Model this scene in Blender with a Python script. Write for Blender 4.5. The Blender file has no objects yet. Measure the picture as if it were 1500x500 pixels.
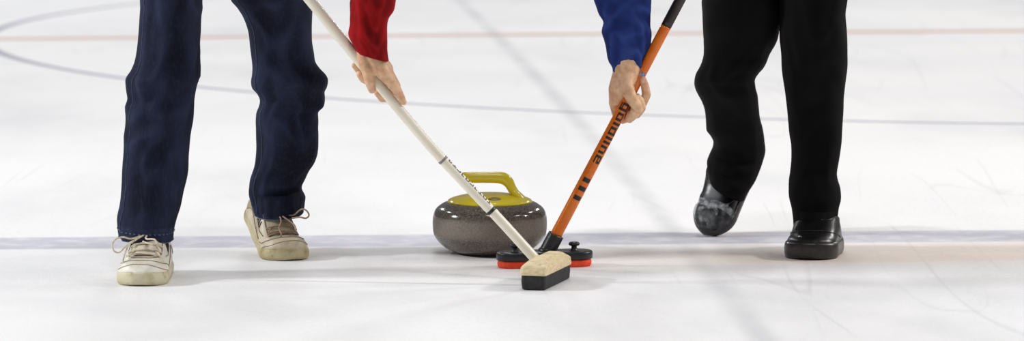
import bpy, bmesh, math, random
from math import sin, cos, pi, radians, sqrt, atan, tan
from mathutils import Vector, Matrix, noise

random.seed(7)
scn = bpy.context.scene
COL = scn.collection
V = Vector

# ------------------------------------------------------------------ camera
F_PX, CAM_H, CAM_Y = 6000.0, 1.26, -10.25
PITCH = atan(620.0 / F_PX)


def ray(px, py):
    u = (px - 750) / F_PX
    v = -(py - 250) / F_PX
    return V((u, cos(PITCH) + v * sin(PITCH), -sin(PITCH) + v * cos(PITCH)))


def G(px, py):                       # a point on the ice
    d = ray(px, py)
    t = -CAM_H / d.z
    return V((d.x * t, CAM_Y + d.y * t, 0))


def P(px, py, y):                    # a point at world depth y
    d = ray(px, py)
    t = (y - CAM_Y) / d.y
    return V((d.x * t, y, CAM_H + d.z * t))


cam_d = bpy.data.cameras.new('camera')
cam = bpy.data.objects.new('camera', cam_d)
COL.objects.link(cam)
cam.location = (0, CAM_Y, CAM_H)
cam.rotation_euler = (pi / 2 - PITCH, 0, 0)
cam_d.sensor_width = 36
cam_d.lens = 36 * F_PX / 1500
cam_d.clip_end = 300
cam_d.dof.use_dof = True
cam_d.dof.focus_distance = 10.0
cam_d.dof.aperture_fstop = 4.0
scn.camera = cam

# ------------------------------------------------------------------ materials


def srgb(r, g, b):
    f = lambda c: (c / 12.92 if c <= .04045 else ((c + .055) / 1.055) ** 2.4)
    return (f(r / 255), f(g / 255), f(b / 255), 1)


class NT:
    def __init__(self, name):
        self.m = bpy.data.materials.new(name)
        self.m.use_nodes = True
        self.t = self.m.node_tree
        self.b = self.t.nodes['Principled BSDF']

    def n(self, typ, **kw):
        nd = self.t.nodes.new(typ)
        for k, v in kw.items():
            setattr(nd, k, v)
        return nd

    def l(self, a, b):
        self.t.links.new(a, b)

    def math(self, op, a, b=None, c=None):
        nd = self.n('ShaderNodeMath', operation=op)
        for i, x in enumerate((a, b, c)):
            if x is None:
                continue
            if isinstance(x, (int, float)):
                nd.inputs[i].default_value = x
            else:
                self.l(x, nd.inputs[i])
        return nd.outputs[0]

    def mapr(self, x, a, b, c=0, d=1, smooth=True):
        nd = self.n('ShaderNodeMapRange')
        nd.interpolation_type = 'SMOOTHSTEP' if smooth else 'LINEAR'
        self.l(x, nd.inputs[0])
        for i, v in zip((1, 2, 3, 4), (a, b, c, d)):
            nd.inputs[i].default_value = v
        return nd.outputs[0]

    def mix(self, fac, a, b):
        nd = self.n('ShaderNodeMix', data_type='RGBA')
        if isinstance(fac, (int, float)):
            nd.inputs[0].default_value = fac
        else:
            self.l(fac, nd.inputs[0])
        for i, x in ((6, a), (7, b)):
            if isinstance(x, tuple):
                nd.inputs[i].default_value = x
            else:
                self.l(x, nd.inputs[i])
        return nd.outputs[2]

    def noise(self, vec=None, scale=5, detail=3, rough=.5, stretch=None, rot=None):
        nd = self.n('ShaderNodeTexNoise')
        nd.inputs['Scale'].default_value = scale
        nd.inputs['Detail'].default_value = detail
        nd.inputs['Roughness'].default_value = rough
        if vec is None:
            vec = self.n('ShaderNodeTexCoord').outputs['Object']
        if stretch or rot:
            mp = self.n('ShaderNodeMapping')
            mp.inputs['Scale'].default_value = stretch or (1, 1, 1)
            mp.inputs['Rotation'].default_value = rot or (0, 0, 0)
            self.l(vec, mp.inputs[0])
            vec = mp.outputs[0]
        self.l(vec, nd.inputs['Vector'])
        return nd.outputs[0]

    def bump(self, h, strength=.2, dist=.01):
        nd = self.n('ShaderNodeBump')
        nd.inputs['Strength'].default_value = strength
        nd.inputs['Distance'].default_value = dist
        self.l(h, nd.inputs['Height'])
        self.l(nd.outputs[0], self.b.inputs['Normal'])

    def color(self, c):
        if isinstance(c, tuple):
            self.b.inputs['Base Color'].default_value = c
        else:
            self.l(c, self.b.inputs['Base Color'])

    def set(self, **kw):
        for k, v in kw.items():
            self.b.inputs[k.replace('_', ' ')].default_value = v


def simple(name, c1, c2=None, scale=30, rough=.5, bump=0, bscale=None, lo=.35, hi=.65, bdist=.002, **kw):
    t = NT(name)
    if c2 is None:
        c2 = tuple(min(1, x * 1.15) for x in c1[:3]) + (1,)
    f = t.mapr(t.noise(scale=scale), lo, hi)
    t.color(t.mix(f, c1, c2))
    t.set(Roughness=rough, **kw)
    if bump:
        t.bump(t.noise(scale=bscale or scale * 4, detail=4), bump, bdist)
    return t.m


# jeans / black cloth: fold attribute lightens the outer folds, as wear on the denim
def denim():
    t = NT('denim')
    at = t.n('ShaderNodeAttribute', attribute_name='fold')
    n1 = t.noise(scale=7, detail=4)
    n2 = t.noise(scale=160, detail=2, stretch=(1, 1, .35))
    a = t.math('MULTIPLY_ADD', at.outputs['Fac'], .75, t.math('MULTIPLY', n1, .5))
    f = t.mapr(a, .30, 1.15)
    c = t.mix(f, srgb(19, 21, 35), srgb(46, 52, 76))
    c = t.mix(t.math('MULTIPLY', t.mapr(n2, .45, .75), .10), c, srgb(70, 80, 108))
    t.color(c)
    t.set(Roughness=.92)
    t.b.inputs['Specular IOR Level'].default_value = .15
    t.bump(n2, .25, .002)
    return t.m


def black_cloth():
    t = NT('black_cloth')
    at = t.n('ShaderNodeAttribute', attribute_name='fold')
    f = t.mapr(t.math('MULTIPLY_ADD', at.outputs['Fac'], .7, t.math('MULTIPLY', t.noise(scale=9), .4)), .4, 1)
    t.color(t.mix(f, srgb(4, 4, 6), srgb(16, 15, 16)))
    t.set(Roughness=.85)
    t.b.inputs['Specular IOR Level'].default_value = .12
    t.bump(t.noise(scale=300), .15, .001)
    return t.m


def knit(name, c1, c2):
    t = NT(name)
    at = t.n('ShaderNodeAttribute', attribute_name='fold')
    f = t.mapr(t.math('MULTIPLY_ADD', at.outputs['Fac'], .8, t.math('MULTIPLY', t.noise(scale=12), .3)), .3, 1)  # ridges lighter, hollows darker: crease shade put into the knit colour
    t.color(t.mix(f, c1, c2))
    t.set(Roughness=.9)
    t.b.inputs['Specular IOR Level'].default_value = .15
    t.bump(t.noise(scale=420), .3, .001)
    return t.m


def skin_mat():
    t = NT('skin')
    n = t.noise(scale=55, detail=4)
    c = t.mix(t.mapr(n, .35, .7), srgb(228, 188, 150), srgb(204, 156, 120))
    c = t.mix(t.math('MULTIPLY', t.mapr(t.noise(scale=18), .5, .75), .45), c, srgb(196, 122, 98))
    t.color(c)
    t.set(Roughness=.5)
    t.b.inputs['Subsurface Weight'].default_value = .12
    t.b.inputs['Subsurface Radius'].default_value = (.008, .003, .002)
    t.b.inputs['Subsurface Scale'].default_value = .5
    h = t.math('ADD', t.noise(scale=150, detail=4), t.math('MULTIPLY', t.noise(scale=60, stretch=(1, 1, 2.2)), 1.3))
    t.bump(h, .35, .003)
    return t.m


def granite():
    t = NT('granite')
    pos = t.n('ShaderNodeTexCoord').outputs['Object']
    sep = t.n('ShaderNodeSeparateXYZ')
    t.l(pos, sep.inputs[0])
    n1 = t.noise(pos, scale=230, detail=3, rough=.7)
    n2 = t.noise(pos, scale=16, detail=3)
    c = t.mix(t.mapr(n1, .38, .66), srgb(60, 55, 50), srgb(110, 101, 91))
    c = t.mix(t.mapr(t.noise(pos, scale=420, detail=1), .62, .7, 0, .5), c, srgb(150, 140, 126))
    c = t.mix(t.mapr(n2, .35, .7, 0, .35), c, srgb(84, 72, 62))
    # polished body, matt striking band round the middle
    z = sep.outputs[2]
    band = t.math('MULTIPLY', t.mapr(z, .036, .060), t.mapr(z, .102, .086))
    c = t.mix(t.math('MULTIPLY', band, .30), c, srgb(168, 156, 142))
    t.color(c)
    t.l(t.mapr(band, 0, 1, .14, .6), t.b.inputs['Roughness'])
    t.b.inputs['Coat Weight'].default_value = .15
    t.b.inputs['Coat Roughness'].default_value = .08
    return t.m


def leather(name, c1, c2, dirt, rough=.45):
    t = NT(name)
    c = t.mix(t.mapr(t.noise(scale=22, detail=5), .4, .7), c1, c2)
    c = t.mix(t.math('MULTIPLY', t.mapr(t.noise(scale=48, detail=5, rough=.7), .52, .75), .7), c, dirt)
    t.color(c)
    t.set(Roughness=rough)
    t.bump(t.noise(scale=140, detail=4), .25, .002)
    return t.m


def wood():
    t = NT('pale_wood')
    c = t.mix(t.mapr(t.noise(scale=30, detail=5, stretch=(1, 7, 7), rot=(0, 0, .3)), .35, .7), srgb(226, 208, 170), srgb(204, 180, 138))
    c = t.mix(t.math('MULTIPLY', t.mapr(t.noise(scale=60, detail=3), .6, .75), .5), c, srgb(120, 100, 74))
    t.color(c)
    t.set(Roughness=.6)
    t.bump(t.noise(scale=120, stretch=(1, 7, 7)), .2, .002)
    return t.m


M = dict(
    denim=denim(), black_cloth=black_cloth(),
    thread=simple('pale_thread', srgb(96, 108, 138), srgb(130, 138, 160), 90, .9),
    seam_thread=simple('navy_thread', srgb(44, 50, 74), srgb(60, 68, 94), 90, .9),
    red_knit=knit('red_knit', srgb(104, 8, 12), srgb(166, 22, 26)),
    blue_knit=knit('blue_fleece', srgb(28, 42, 98), srgb(54, 76, 144)),
    skin=skin_mat(),
    nail=simple('nail', srgb(214, 160, 140), srgb(222, 176, 158), 60, .3),
    hair=simple('grey_hair', srgb(96, 86, 76), srgb(150, 142, 132), 90, .6, .5, 200),
    eye=simple('eye_white', srgb(225, 222, 215), None, 20, .2),
    iris=simple('iris', srgb(50, 40, 30), None, 20, .2),
    granite=granite(),
    yellow=simple('yellow_plastic', srgb(224, 200, 30), srgb(232, 210, 46), 14, .16, 0),
    badge=simple('badge', srgb(120, 104, 60), srgb(150, 134, 90), 90, .35),
    ivory=simple('ivory_paint', srgb(232, 224, 204), srgb(240, 233, 216), 10, .3),
    ring_grey=simple('ring_grey', srgb(128, 118, 118), None, 40, .4),
    ring_black=simple('ring_black', srgb(34, 28, 32), None, 40, .4),
    ink=simple('black_ink', srgb(18, 14, 12), None, 40, .4),
    wood=wood(),
    bristle=simple('black_pad', srgb(16, 16, 18), srgb(34, 34, 36), 60, .7, .4, 220),
    orange=simple('orange_lacquer', srgb(212, 98, 8), srgb(222, 116, 18), 16, .18),
    orange_low=simple('amber_lacquer', srgb(204, 108, 22), srgb(220, 126, 38), 16, .2),
    grip=simple('dark_grip', srgb(26, 16, 14), srgb(44, 26, 22), 30, .35),
    black_plastic=simple('black_plastic', srgb(14, 14, 16), srgb(24, 24, 26), 60, .38, .15, 200),
    red_pad=simple('red_pad', srgb(226, 62, 30), srgb(240, 84, 48), 60, .8, .4, 260),
    steel=simple('sticker', srgb(150, 160, 176), srgb(90, 104, 130), 200, .3),
    white_leather=leather('white_leather', srgb(232, 228, 214), srgb(216, 208, 188), srgb(176, 160, 132)),
    worn_leather=leather('worn_leather', srgb(198, 186, 160), srgb(168, 152, 122), srgb(122, 102, 78)),
    sole_cream=leather('cream_sole', srgb(208, 200, 170), srgb(182, 168, 122), srgb(146, 130, 84), .55),
    sole_worn=leather('worn_sole', srgb(186, 174, 136), srgb(150, 132, 84), srgb(112, 92, 56), .55),
    lace_cream=simple('cream_lace', srgb(226, 214, 190), srgb(200, 184, 158), 120, .9),
    lace_worn=simple('worn_lace', srgb(176, 150, 128), srgb(146, 122, 100), 120, .9),
    seam_brown=simple('brown_seam', srgb(150, 130, 112), srgb(112, 94, 80), 120, .8),
    black_leather=simple('black_leather', srgb(7, 7, 8), srgb(15, 14, 14), 40, .33, .15, 120),
    black_rubber=simple('black_rubber', srgb(26, 22, 20), srgb(40, 35, 31), 50, .34, .2, 160),
)


def tape_mat():
    t = NT('clear_tape')
    c = t.mix(t.mapr(t.noise(scale=60, detail=4), .35, .7), srgb(44, 47, 50), srgb(140, 144, 146))
    t.color(c)
    t.set(Roughness=.12)
    t.b.inputs['Alpha'].default_value = .36
    t.bump(t.noise(scale=90, detail=2), 1.0, .02)
    return t.m


M['tape'] = tape_mat()
M['tape_band'] = simple('tape_band', srgb(84, 88, 90), srgb(170, 174, 176), 70, .15, .8, 90, bdist=.01)
M['tape_band'].node_tree.nodes['Principled BSDF'].inputs['Alpha'].default_value = .62


# ------------------------------------------------------------------ mesh helpers
def link(name, bm, mat, parent=None, smooth=True, sub=0):
    me = bpy.data.meshes.new(name)
    bmesh.ops.recalc_face_normals(bm, faces=bm.faces)
    bm.to_mesh(me)
    bm.free()
    o = bpy.data.objects.new(name, me)
    COL.objects.link(o)
    mats = mat if isinstance(mat, (list, tuple)) else [mat]
    for m in mats:
        me.materials.append(m)
    if smooth:
        for p in me.polygons:
            p.use_smooth = True
    if parent:
        o.parent = parent
    if sub:
        md = o.modifiers.new('sub', 'SUBSURF')
        md.levels = md.render_levels = sub
    return o


def empty(name, loc, label, cat):
    o = bpy.data.objects.new(name, None)
    COL.objects.link(o)
    o.location = loc
    o['label'] = label
    o['category'] = cat
    return o


def local(root, pts):                      # world points into the space of an unrotated thing
    return [V(p) - V(root.location) for p in pts]


def catmull(rows, n):
    """rows: equal-length tuples; returns n samples, evenly spaced along the row index weighted by first column."""
    xs = [r[0] for r in rows]
    out = []
    m = len(rows)
    k = len(rows[0])
    sgn = 1 if xs[-1] > xs[0] else -1

    def slope(i, j):
        if i == 0:
            return (rows[1][j] - rows[0][j]) / (xs[1] - xs[0])
        if i == m - 1:
            return (rows[-1][j] - rows[-2][j]) / (xs[-1] - xs[-2])
        return (rows[i + 1][j] - rows[i - 1][j]) / (xs[i + 1] - xs[i - 1])
    for q in range(n):
        x = xs[0] + (xs[-1] - xs[0]) * q / (n - 1)
        i = 0
        while i < m - 2 and (x - xs[i + 1]) * sgn > 0:
            i += 1
        h = xs[i + 1] - xs[i]
        t = (x - xs[i]) / h
        h00 = 2 * t**3 - 3 * t**2 + 1
        h10 = t**3 - 2 * t**2 + t
        h01 = -2 * t**3 + 3 * t**2
        h11 = t**3 - t**2
        out.append(tuple([x] + [h00 * rows[i][j] + h10 * h * slope(i, j) + h01 * rows[i + 1][j] + h11 * h * slope(i + 1, j) for j in range(1, k)]))
    return out


def add_tube(bm, pts, rad, seg=12, cap=True):
    """tube through world pts; rad a number or list."""
    n = len(pts)
    pts = [V(p) for p in pts]
    if isinstance(rad, (int, float)):
        rad = [rad] * n
    rings = []
    prev = None
    for i in range(n):
        t = (pts[min(i + 1, n - 1)] - pts[max(i - 1, 0)]).normalized()
        if prev is None:
            a = V((0, 0, 1)) if abs(t.z) < .9 else V((1, 0, 0))
            u = (a - t * a.dot(t)).normalized()
        else:
            u = (prev - t * prev.dot(t)).normalized()
        prev = u
        w = t.cross(u)
        rings.append([bm.verts.new(pts[i] + (u * cos(2 * pi * k / seg) + w * sin(2 * pi * k / seg)) * rad[i]) for k in range(seg)])
    for a, b in zip(rings, rings[1:]):
        for k in range(seg):
            bm.faces.new((a[k], a[(k + 1) % seg], b[(k + 1) % seg], b[k]))
    if cap:
        bm.faces.new(rings[0][::-1])
        bm.faces.new(rings[-1])
    return rings


def smooth_path(pts, n):
    rows = [(float(i),) + tuple(p) for i, p in enumerate(pts)]
    return [V(r[1:4]) for r in catmull(rows, n)]


def add_lathe(bm, prof, seg=96, c=(0, 0, 0)):
    c = V(c)
    rings = []
    for r, z in prof:
        if r < 1e-6:
            rings.append([bm.verts.new(c + V((0, 0, z)))])
        else:
            rings.append([bm.verts.new(c + V((r * cos(2 * pi * k / seg), r * sin(2 * pi * k / seg), z))) for k in range(seg)])
    for a, b in zip(rings, rings[1:]):
        for k in range(seg):
            k2 = (k + 1) % seg
            if len(a) == 1 and len(b) == 1:
                continue
            if len(a) == 1:
                bm.faces.new((a[0], b[k2], b[k]))
            elif len(b) == 1:
                bm.faces.new((a[k], a[k2], b[0]))
            else:
                bm.faces.new((a[k], a[k2], b[k2], b[k]))


def add_ellipsoid(bm, c, r, rot=None, u=24, v=16):
    m = Matrix.Translation(V(c)) @ (rot.to_4x4() if rot else Matrix.Identity(4)) @ Matrix.Diagonal((r[0], r[1], r[2], 1))
    top, bot = bm.verts.new(m @ V((0, 0, 1))), bm.verts.new(m @ V((0, 0, -1)))
    rings = [[bm.verts.new(m @ V((sin(pi * i / v) * cos(2 * pi * k / u), sin(pi * i / v) * sin(2 * pi * k / u), cos(pi * i / v)))) for k in range(u)] for i in range(1, v)]
    for k in range(u):
        k2 = (k + 1) % u
        bm.faces.new((top, rings[0][k], rings[0][k2]))
        bm.faces.new((bot, rings[-1][k2], rings[-1][k]))
        for a, b in zip(rings, rings[1:]):
            bm.faces.new((a[k], b[k], b[k2], a[k2]))


def add_capsule(bm, a, ra, b, rb, seg=20):
    a, b = V(a), V(b)
    for p, r in ((a, ra), (b, rb)):
        add_ellipsoid(bm, p, (r, r, r), u=seg, v=seg // 2 + 2)
    add_tube(bm, [a, b], [ra * .995, rb * .995], seg)


def profile_curve(prof, n):
    rows = [(float(i),) + p for i, p in enumerate(prof)]
    return [(max(0, r[1]), r[2]) for r in catmull(rows, n)]


# ------------------------------------------------------------------ ice
def build_ice():
    t = NT('ice')
    geo = t.n('ShaderNodeNewGeometry').outputs['Position']
    sep = t.n('ShaderNodeSeparateXYZ')
    t.l(geo, sep.inputs[0])
    X, Y = sep.outputs[0], sep.outputs[1]

    def lined(p, q):                       # signed distance to the line p-q
        d = (q - p).normalized()
        nx, ny = -d.y, d.x
        c = nx * p.x + ny * p.y
        return t.math('SUBTRACT', t.math('ADD', t.math('MULTIPLY', X, nx), t.math('MULTIPLY', Y, ny)), c)

    def circled(cx, cy, r):
        dx = t.math('SUBTRACT', X, cx)
        dy = t.math('SUBTRACT', Y, cy)
        return t.math('SUBTRACT', t.math('SQRT', t.math('ADD', t.math('MULTIPLY', dx, dx), t.math('MULTIPLY', dy, dy))), r)

    def stripe(d, w, s):
        return t.mapr(t.math('ABSOLUTE', d), w / 2 + s, w / 2 - s if w / 2 > s else 0)

    base = t.mix(t.mapr(t.noise(geo, scale=.7, detail=4), .35, .7), srgb(244, 243, 243), srgb(237, 236, 237))
    # fine pebble and frost
    fr = t.noise(geo, scale=75, detail=4, rough=.7, stretch=(1, .45, 1))
    base = t.mix(t.math('MULTIPLY', t.mapr(fr, .45, .8), .28), base, srgb(200, 200, 203))
    # broad cloudy grey wear
    cl = t.noise(geo, scale=1.3, detail=5, rough=.6, stretch=(1, .35, 1))
    base = t.mix(t.math('MULTIPLY', t.mapr(cl, .46, .8), .42), base, srgb(196, 198, 200))
    # skate scratches
    for rot, sc, k in ((.5, 2.2, .15), (-.35, 3.4, .13), (1.1, 1.9, .10)):
        s1 = t.noise(geo, scale=sc, detail=.6, rough=.4, stretch=(1, .10, 1), rot=(0, 0, rot))
        line = t.mapr(t.math('ABSOLUTE', t.math('SUBTRACT', s1, .5)), .007, 0)
        gate = t.mapr(t.math('ADD', t.noise(geo, scale=1.1 + sc * .2, detail=1, stretch=(1, .6, 1)), t.mapr(X, -.5, 1.2, -.06, .08)), .50, .66)
        base = t.mix(t.math('MULTIPLY', t.math('MULTIPLY', line, gate), k), base, srgb(140, 142, 150))
    nz = t.mapr(t.noise(geo, scale=14, detail=3), .25, .6, .55, 1)
    # painted red line, ring and band seen through the ice
    red = stripe(lined(G(0, 57), G(1500, 45)), .17, .03)
    base = t.mix(t.math('MULTIPLY', red, .80), base, srgb(206, 170, 152))
    ring = stripe(circled(2.24, 18.24 + CAM_Y, 4.55), .048, .012)
    base = t.mix(t.math('MULTIPLY', ring, .70), base, srgb(120, 120, 146))
    band = stripe(lined(G(0, 357), G(1500, 345.5)), .25, .022)
    base = t.mix(t.math('MULTIPLY', t.math('MULTIPLY', band, nz), .70), base, srgb(178, 177, 194))
    tan_ = stripe(lined(G(0, 392), G(1500, 372)), .36, .17)  # broad soft tan tint, stronger towards the right
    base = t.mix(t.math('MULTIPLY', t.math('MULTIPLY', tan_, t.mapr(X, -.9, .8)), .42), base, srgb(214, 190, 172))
    tan2 = stripe(lined(G(0, 386), G(1500, 368)), .38, .035)  # second tan strip, crisper, right part only
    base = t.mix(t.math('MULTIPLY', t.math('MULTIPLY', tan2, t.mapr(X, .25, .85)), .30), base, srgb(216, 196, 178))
    sp = t.noise(geo, scale=210, detail=2, rough=.8, stretch=(1, .4, 1))
    base = t.mix(t.math('MULTIPLY', t.mapr(sp, .5, .8), .22), base, srgb(190, 190, 194))
    # long grey scuff running towards the camera
    pa, pb, pc = G(672, 0), G(900, 238), G(1112, 490)
    ax, ay, bx, by, cx, cy = pa.x, pa.y, pb.x, pb.y, pc.x, pc.y
    D = 2 * (ax * (by - cy) + bx * (cy - ay) + cx * (ay - by))
    ux = ((ax**2 + ay**2) * (by - cy) + (bx**2 + by**2) * (cy - ay) + (cx**2 + cy**2) * (ay - by)) / D
    uy = ((ax**2 + ay**2) * (cx - bx) + (bx**2 + by**2) * (ax - cx) + (cx**2 + cy**2) * (bx - ax)) / D
    rr = sqrt((ax - ux)**2 + (ay - uy)**2)
    scuff = stripe(circled(ux, uy, rr), .02, .045)
    sg = t.mapr(t.noise(geo, scale=1.7, detail=2), .3, .6, .35, 1)
    base = t.mix(t.math('MULTIPLY', t.math('MULTIPLY', scuff, sg), .36), base, srgb(166, 167, 174))
    # one thin joint in front of the stone
    j = stripe(lined(G(300, 409.5), G(760, 418)), .016, .008)
    j = t.math('MULTIPLY', j, t.math('MULTIPLY', t.mapr(X, -.75, -.5), t.mapr(X, .06, -.02)))
    base = t.mix(t.math('MULTIPLY', j, .4), base, srgb(150, 150, 156))
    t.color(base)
    t.l(t.mapr(fr, .3, .8, .38, .6), t.b.inputs['Roughness'])
    t.b.inputs['Specular IOR Level'].default_value = .22
    t.bump(fr, .12, .004)
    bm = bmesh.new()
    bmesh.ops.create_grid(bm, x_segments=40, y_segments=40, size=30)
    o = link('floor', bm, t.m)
    o.location = (0, 12, 0)
    o['kind'] = 'structure'
    o['label'] = 'white scuffed ice sheet with painted lines under it'


build_ice()


# ------------------------------------------------------------------ curling stone
def build_stone():
    sc = F_PX / 10.185
    c = V(((717.3 - 750) / sc, -.065, 0))
    root = empty('curling_stone', c, 'grey granite curling stone with a yellow handle sitting on the ice', 'curling stone')
    prof = profile_curve([(.0, .012), (.055, .010), (.064, .001), (.070, 0), (.078, .001), (.092, .0055), (.113, .0155), (.130, .031),
                          (.1385, .044), (.1420, .056), (.1430, .070), (.1428, .084), (.1408, .099), (.1345, .112), (.122, .1225), (.108, .1285),
                          (.08, .1305), (.04, .131), (0, .131)], 90)
    bm = bmesh.new()
    add_lathe(bm, prof, 128)
    link('stone_body', bm, M['granite'], root)
    # domed base plate
    prof = profile_curve([(.104, .1275), (.1062, .1295), (.105, .133), (.098, .1375), (.082, .1425), (.055, .1480), (.03, .1502), (0, .151)], 40)
    bm = bmesh.new()
    add_lathe(bm, [(0, .1275)] + prof, 96)
    link('handle_base', bm, M['yellow'], root)
    # goose-neck grip
    path = [(-.074, .1885, .009, .008), (-.071, .1893, .0125, .0115), (-.060, .1900, .0145, .0135), (-.03, .1902, .0155, .0138),
            (.0, .1902, .0155, .0138), (.020, .1900, .0155, .0145), (.035, .1870, .0165, .0150),
            (.046, .1785, .018, .0138), (.0525, .1675, .0205, .0120), (.0585, .1565, .025, .0116), (.0650, .1470, .032, .012), (.073, .1395, .038, .012), (.083, .133, .040, .010)]
    sam = catmull([(float(i),) + p for i, p in enumerate(path)], 60)
    bm = bmesh.new()
    rings = []
    for i, s in enumerate(sam):
        a = sam[max(0, i - 1)]
        b = sam[min(len(sam) - 1, i + 1)]
        t = V((b[1] - a[1], 0, b[2] - a[2])).normalized()
        nrm = V((-t.z, 0, t.x))
        p = V((s[1], 0, s[2]))
        rg = []
        for k in range(32):
            an = 2 * pi * k / 32
            cc, ss = cos(an), sin(an)
            e = .8
            y = math.copysign(abs(cc)**e, cc) * s[3]
            n_ = math.copysign(abs(ss)**e, ss) * s[4]
            rg.append(bm.verts.new(p + V((0, y, 0)) + nrm * n_))
        rings.append(rg)
    for a, b in zip(rings, rings[1:]):
        for k in range(32):
            bm.faces.new((a[k], a[(k + 1) % 32], b[(k + 1) % 32], b[k]))
    bm.faces.new(rings[0][::-1])
    bm.faces.new(rings[-1])
    link('handle', bm, M['yellow'], root)
    # oval badge on the base plate
    bm = bmesh.new()
    q = V((0, -.30, 1)).normalized()
    rot = q.to_track_quat('Z', 'X').to_matrix()
    mt = Matrix.Translation(V((.012, -.076, .1438))) @ V((.03, -.33, 1)).normalized().to_track_quat('Z', 'Y').to_matrix().to_4x4()
    bmesh.ops.create_cone(bm, cap_ends=True, segments=40, radius1=1, radius2=.9, depth=.0016,
                          matrix=mt @ Matrix.Diagonal((.0165, .011, 1, 1)))
    link('badge', bm, M['badge'], root)
    return root


build_stone()


# ------------------------------------------------------------------ shaft tools
class Shaft:
    """pts: list of (world point, radius), from the bottom up."""

    def __init__(self, pts, n=80):
        rows = [(float(i), p.x, p.y, p.z, r) for i, (p, r) in enumerate(pts)]
        self.s = [(V(q[1:4]), q[4]) for q in catmull(rows, n)]
        self.len = [0]
        for a, b in zip(self.s, self.s[1:]):
            self.len.append(self.len[-1] + (b[0] - a[0]).length)

    def at(self, d):
        d = max(0, min(d, self.len[-1]))
        i = 0
        while i < len(self.len) - 2 and self.len[i + 1] < d:
            i += 1
        f = (d - self.len[i]) / (self.len[i + 1] - self.len[i])
        p = self.s[i][0].lerp(self.s[i + 1][0], f)
        r = self.s[i][1] * (1 - f) + self.s[i + 1][1] * f
        t = (self.s[i + 1][0] - self.s[i][0]).normalized()
        fr = V((0, -1, 0))
        fr = (fr - t * fr.dot(t)).normalized()
        rt = t.cross(fr)
        if rt.x < 0:
            rt = -rt
        return p, r, t, fr, rt

    def surf(self, d, ang, off=.0):
        p, r, t, fr, rt = self.at(d)
        return p + (fr * cos(ang) + rt * sin(ang)) * (r + off)

    def tube(self, bm, d0, d1, org, off=0, n=40, seg=28):
        pts = [self.at(d0 + (d1 - d0) * i / (n - 1)) for i in range(n)]
        rad = [q[1] + off for q in pts]
        return add_tube(bm, [q[0] - org for q in pts], rad, seg)

    def patch(self, bm, d0, d1, a0, a1, org, off=.0005, nd=4, na=10, skew=0):
        g = [[bm.verts.new(self.surf(d0 + (d1 - d0) * i / nd + skew * j / na, a0 + (a1 - a0) * j / na, off) - org) for j in range(na + 1)] for i in range(nd + 1)]
        for i in range(nd):
            for j in range(na):
                bm.faces.new((g[i][j], g[i][j + 1], g[i + 1][j + 1], g[i + 1][j]))

    def dist_at_px(self, py):              # length along the shaft of the point imaged at row py
        best, bd = 0, 1e9
        for k in range(600):
            d = self.len[-1] * k / 599
            p = self.at(d)[0]
            v = p - V((0, CAM_Y, CAM_H))
            dep = v.y * cos(PITCH) - v.z * sin(PITCH)
            up = v.y * sin(PITCH) + v.z * cos(PITCH)
            y = 250 - F_PX * up / dep
            if abs(y - py) < bd:
                best, bd = d, abs(y - py)
        return best


def chamfer_block(bm, c, u, v, layers):
    """stack of rectangles (z, half_len, half_wid, corner) lofted upward."""
    rings = []
    for z, hl, hw, cr in layers:
        pts = []
        for sx, sy in ((1, 1), (-1, 1), (-1, -1), (1, -1)):
            for k in range(4):
                base = {(1, 1): 0, (-1, 1): 90, (-1, -1): 180, (1, -1): 270}[(sx, sy)]
                an = radians(base + 30 * k)
                pts.append((sx * (hl - cr) + cr * cos(an), sy * (hw - cr) + cr * sin(an)))
        rings.append([bm.verts.new(c + u * a + v * b + V((0, 0, z))) for a, b in pts])
    n = len(rings[0])
    for a, b in zip(rings, rings[1:]):
        for k in range(n):
            bm.faces.new((a[k], a[(k + 1) % n], b[(k + 1) % n], b[k]))
    bm.faces.new(rings[0][::-1])
    bm.faces.new(rings[-1])


# ------------------------------------------------------------------ white broom
def wY(y):
    return -.64 - .03 * (377 - y) / 377


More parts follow.
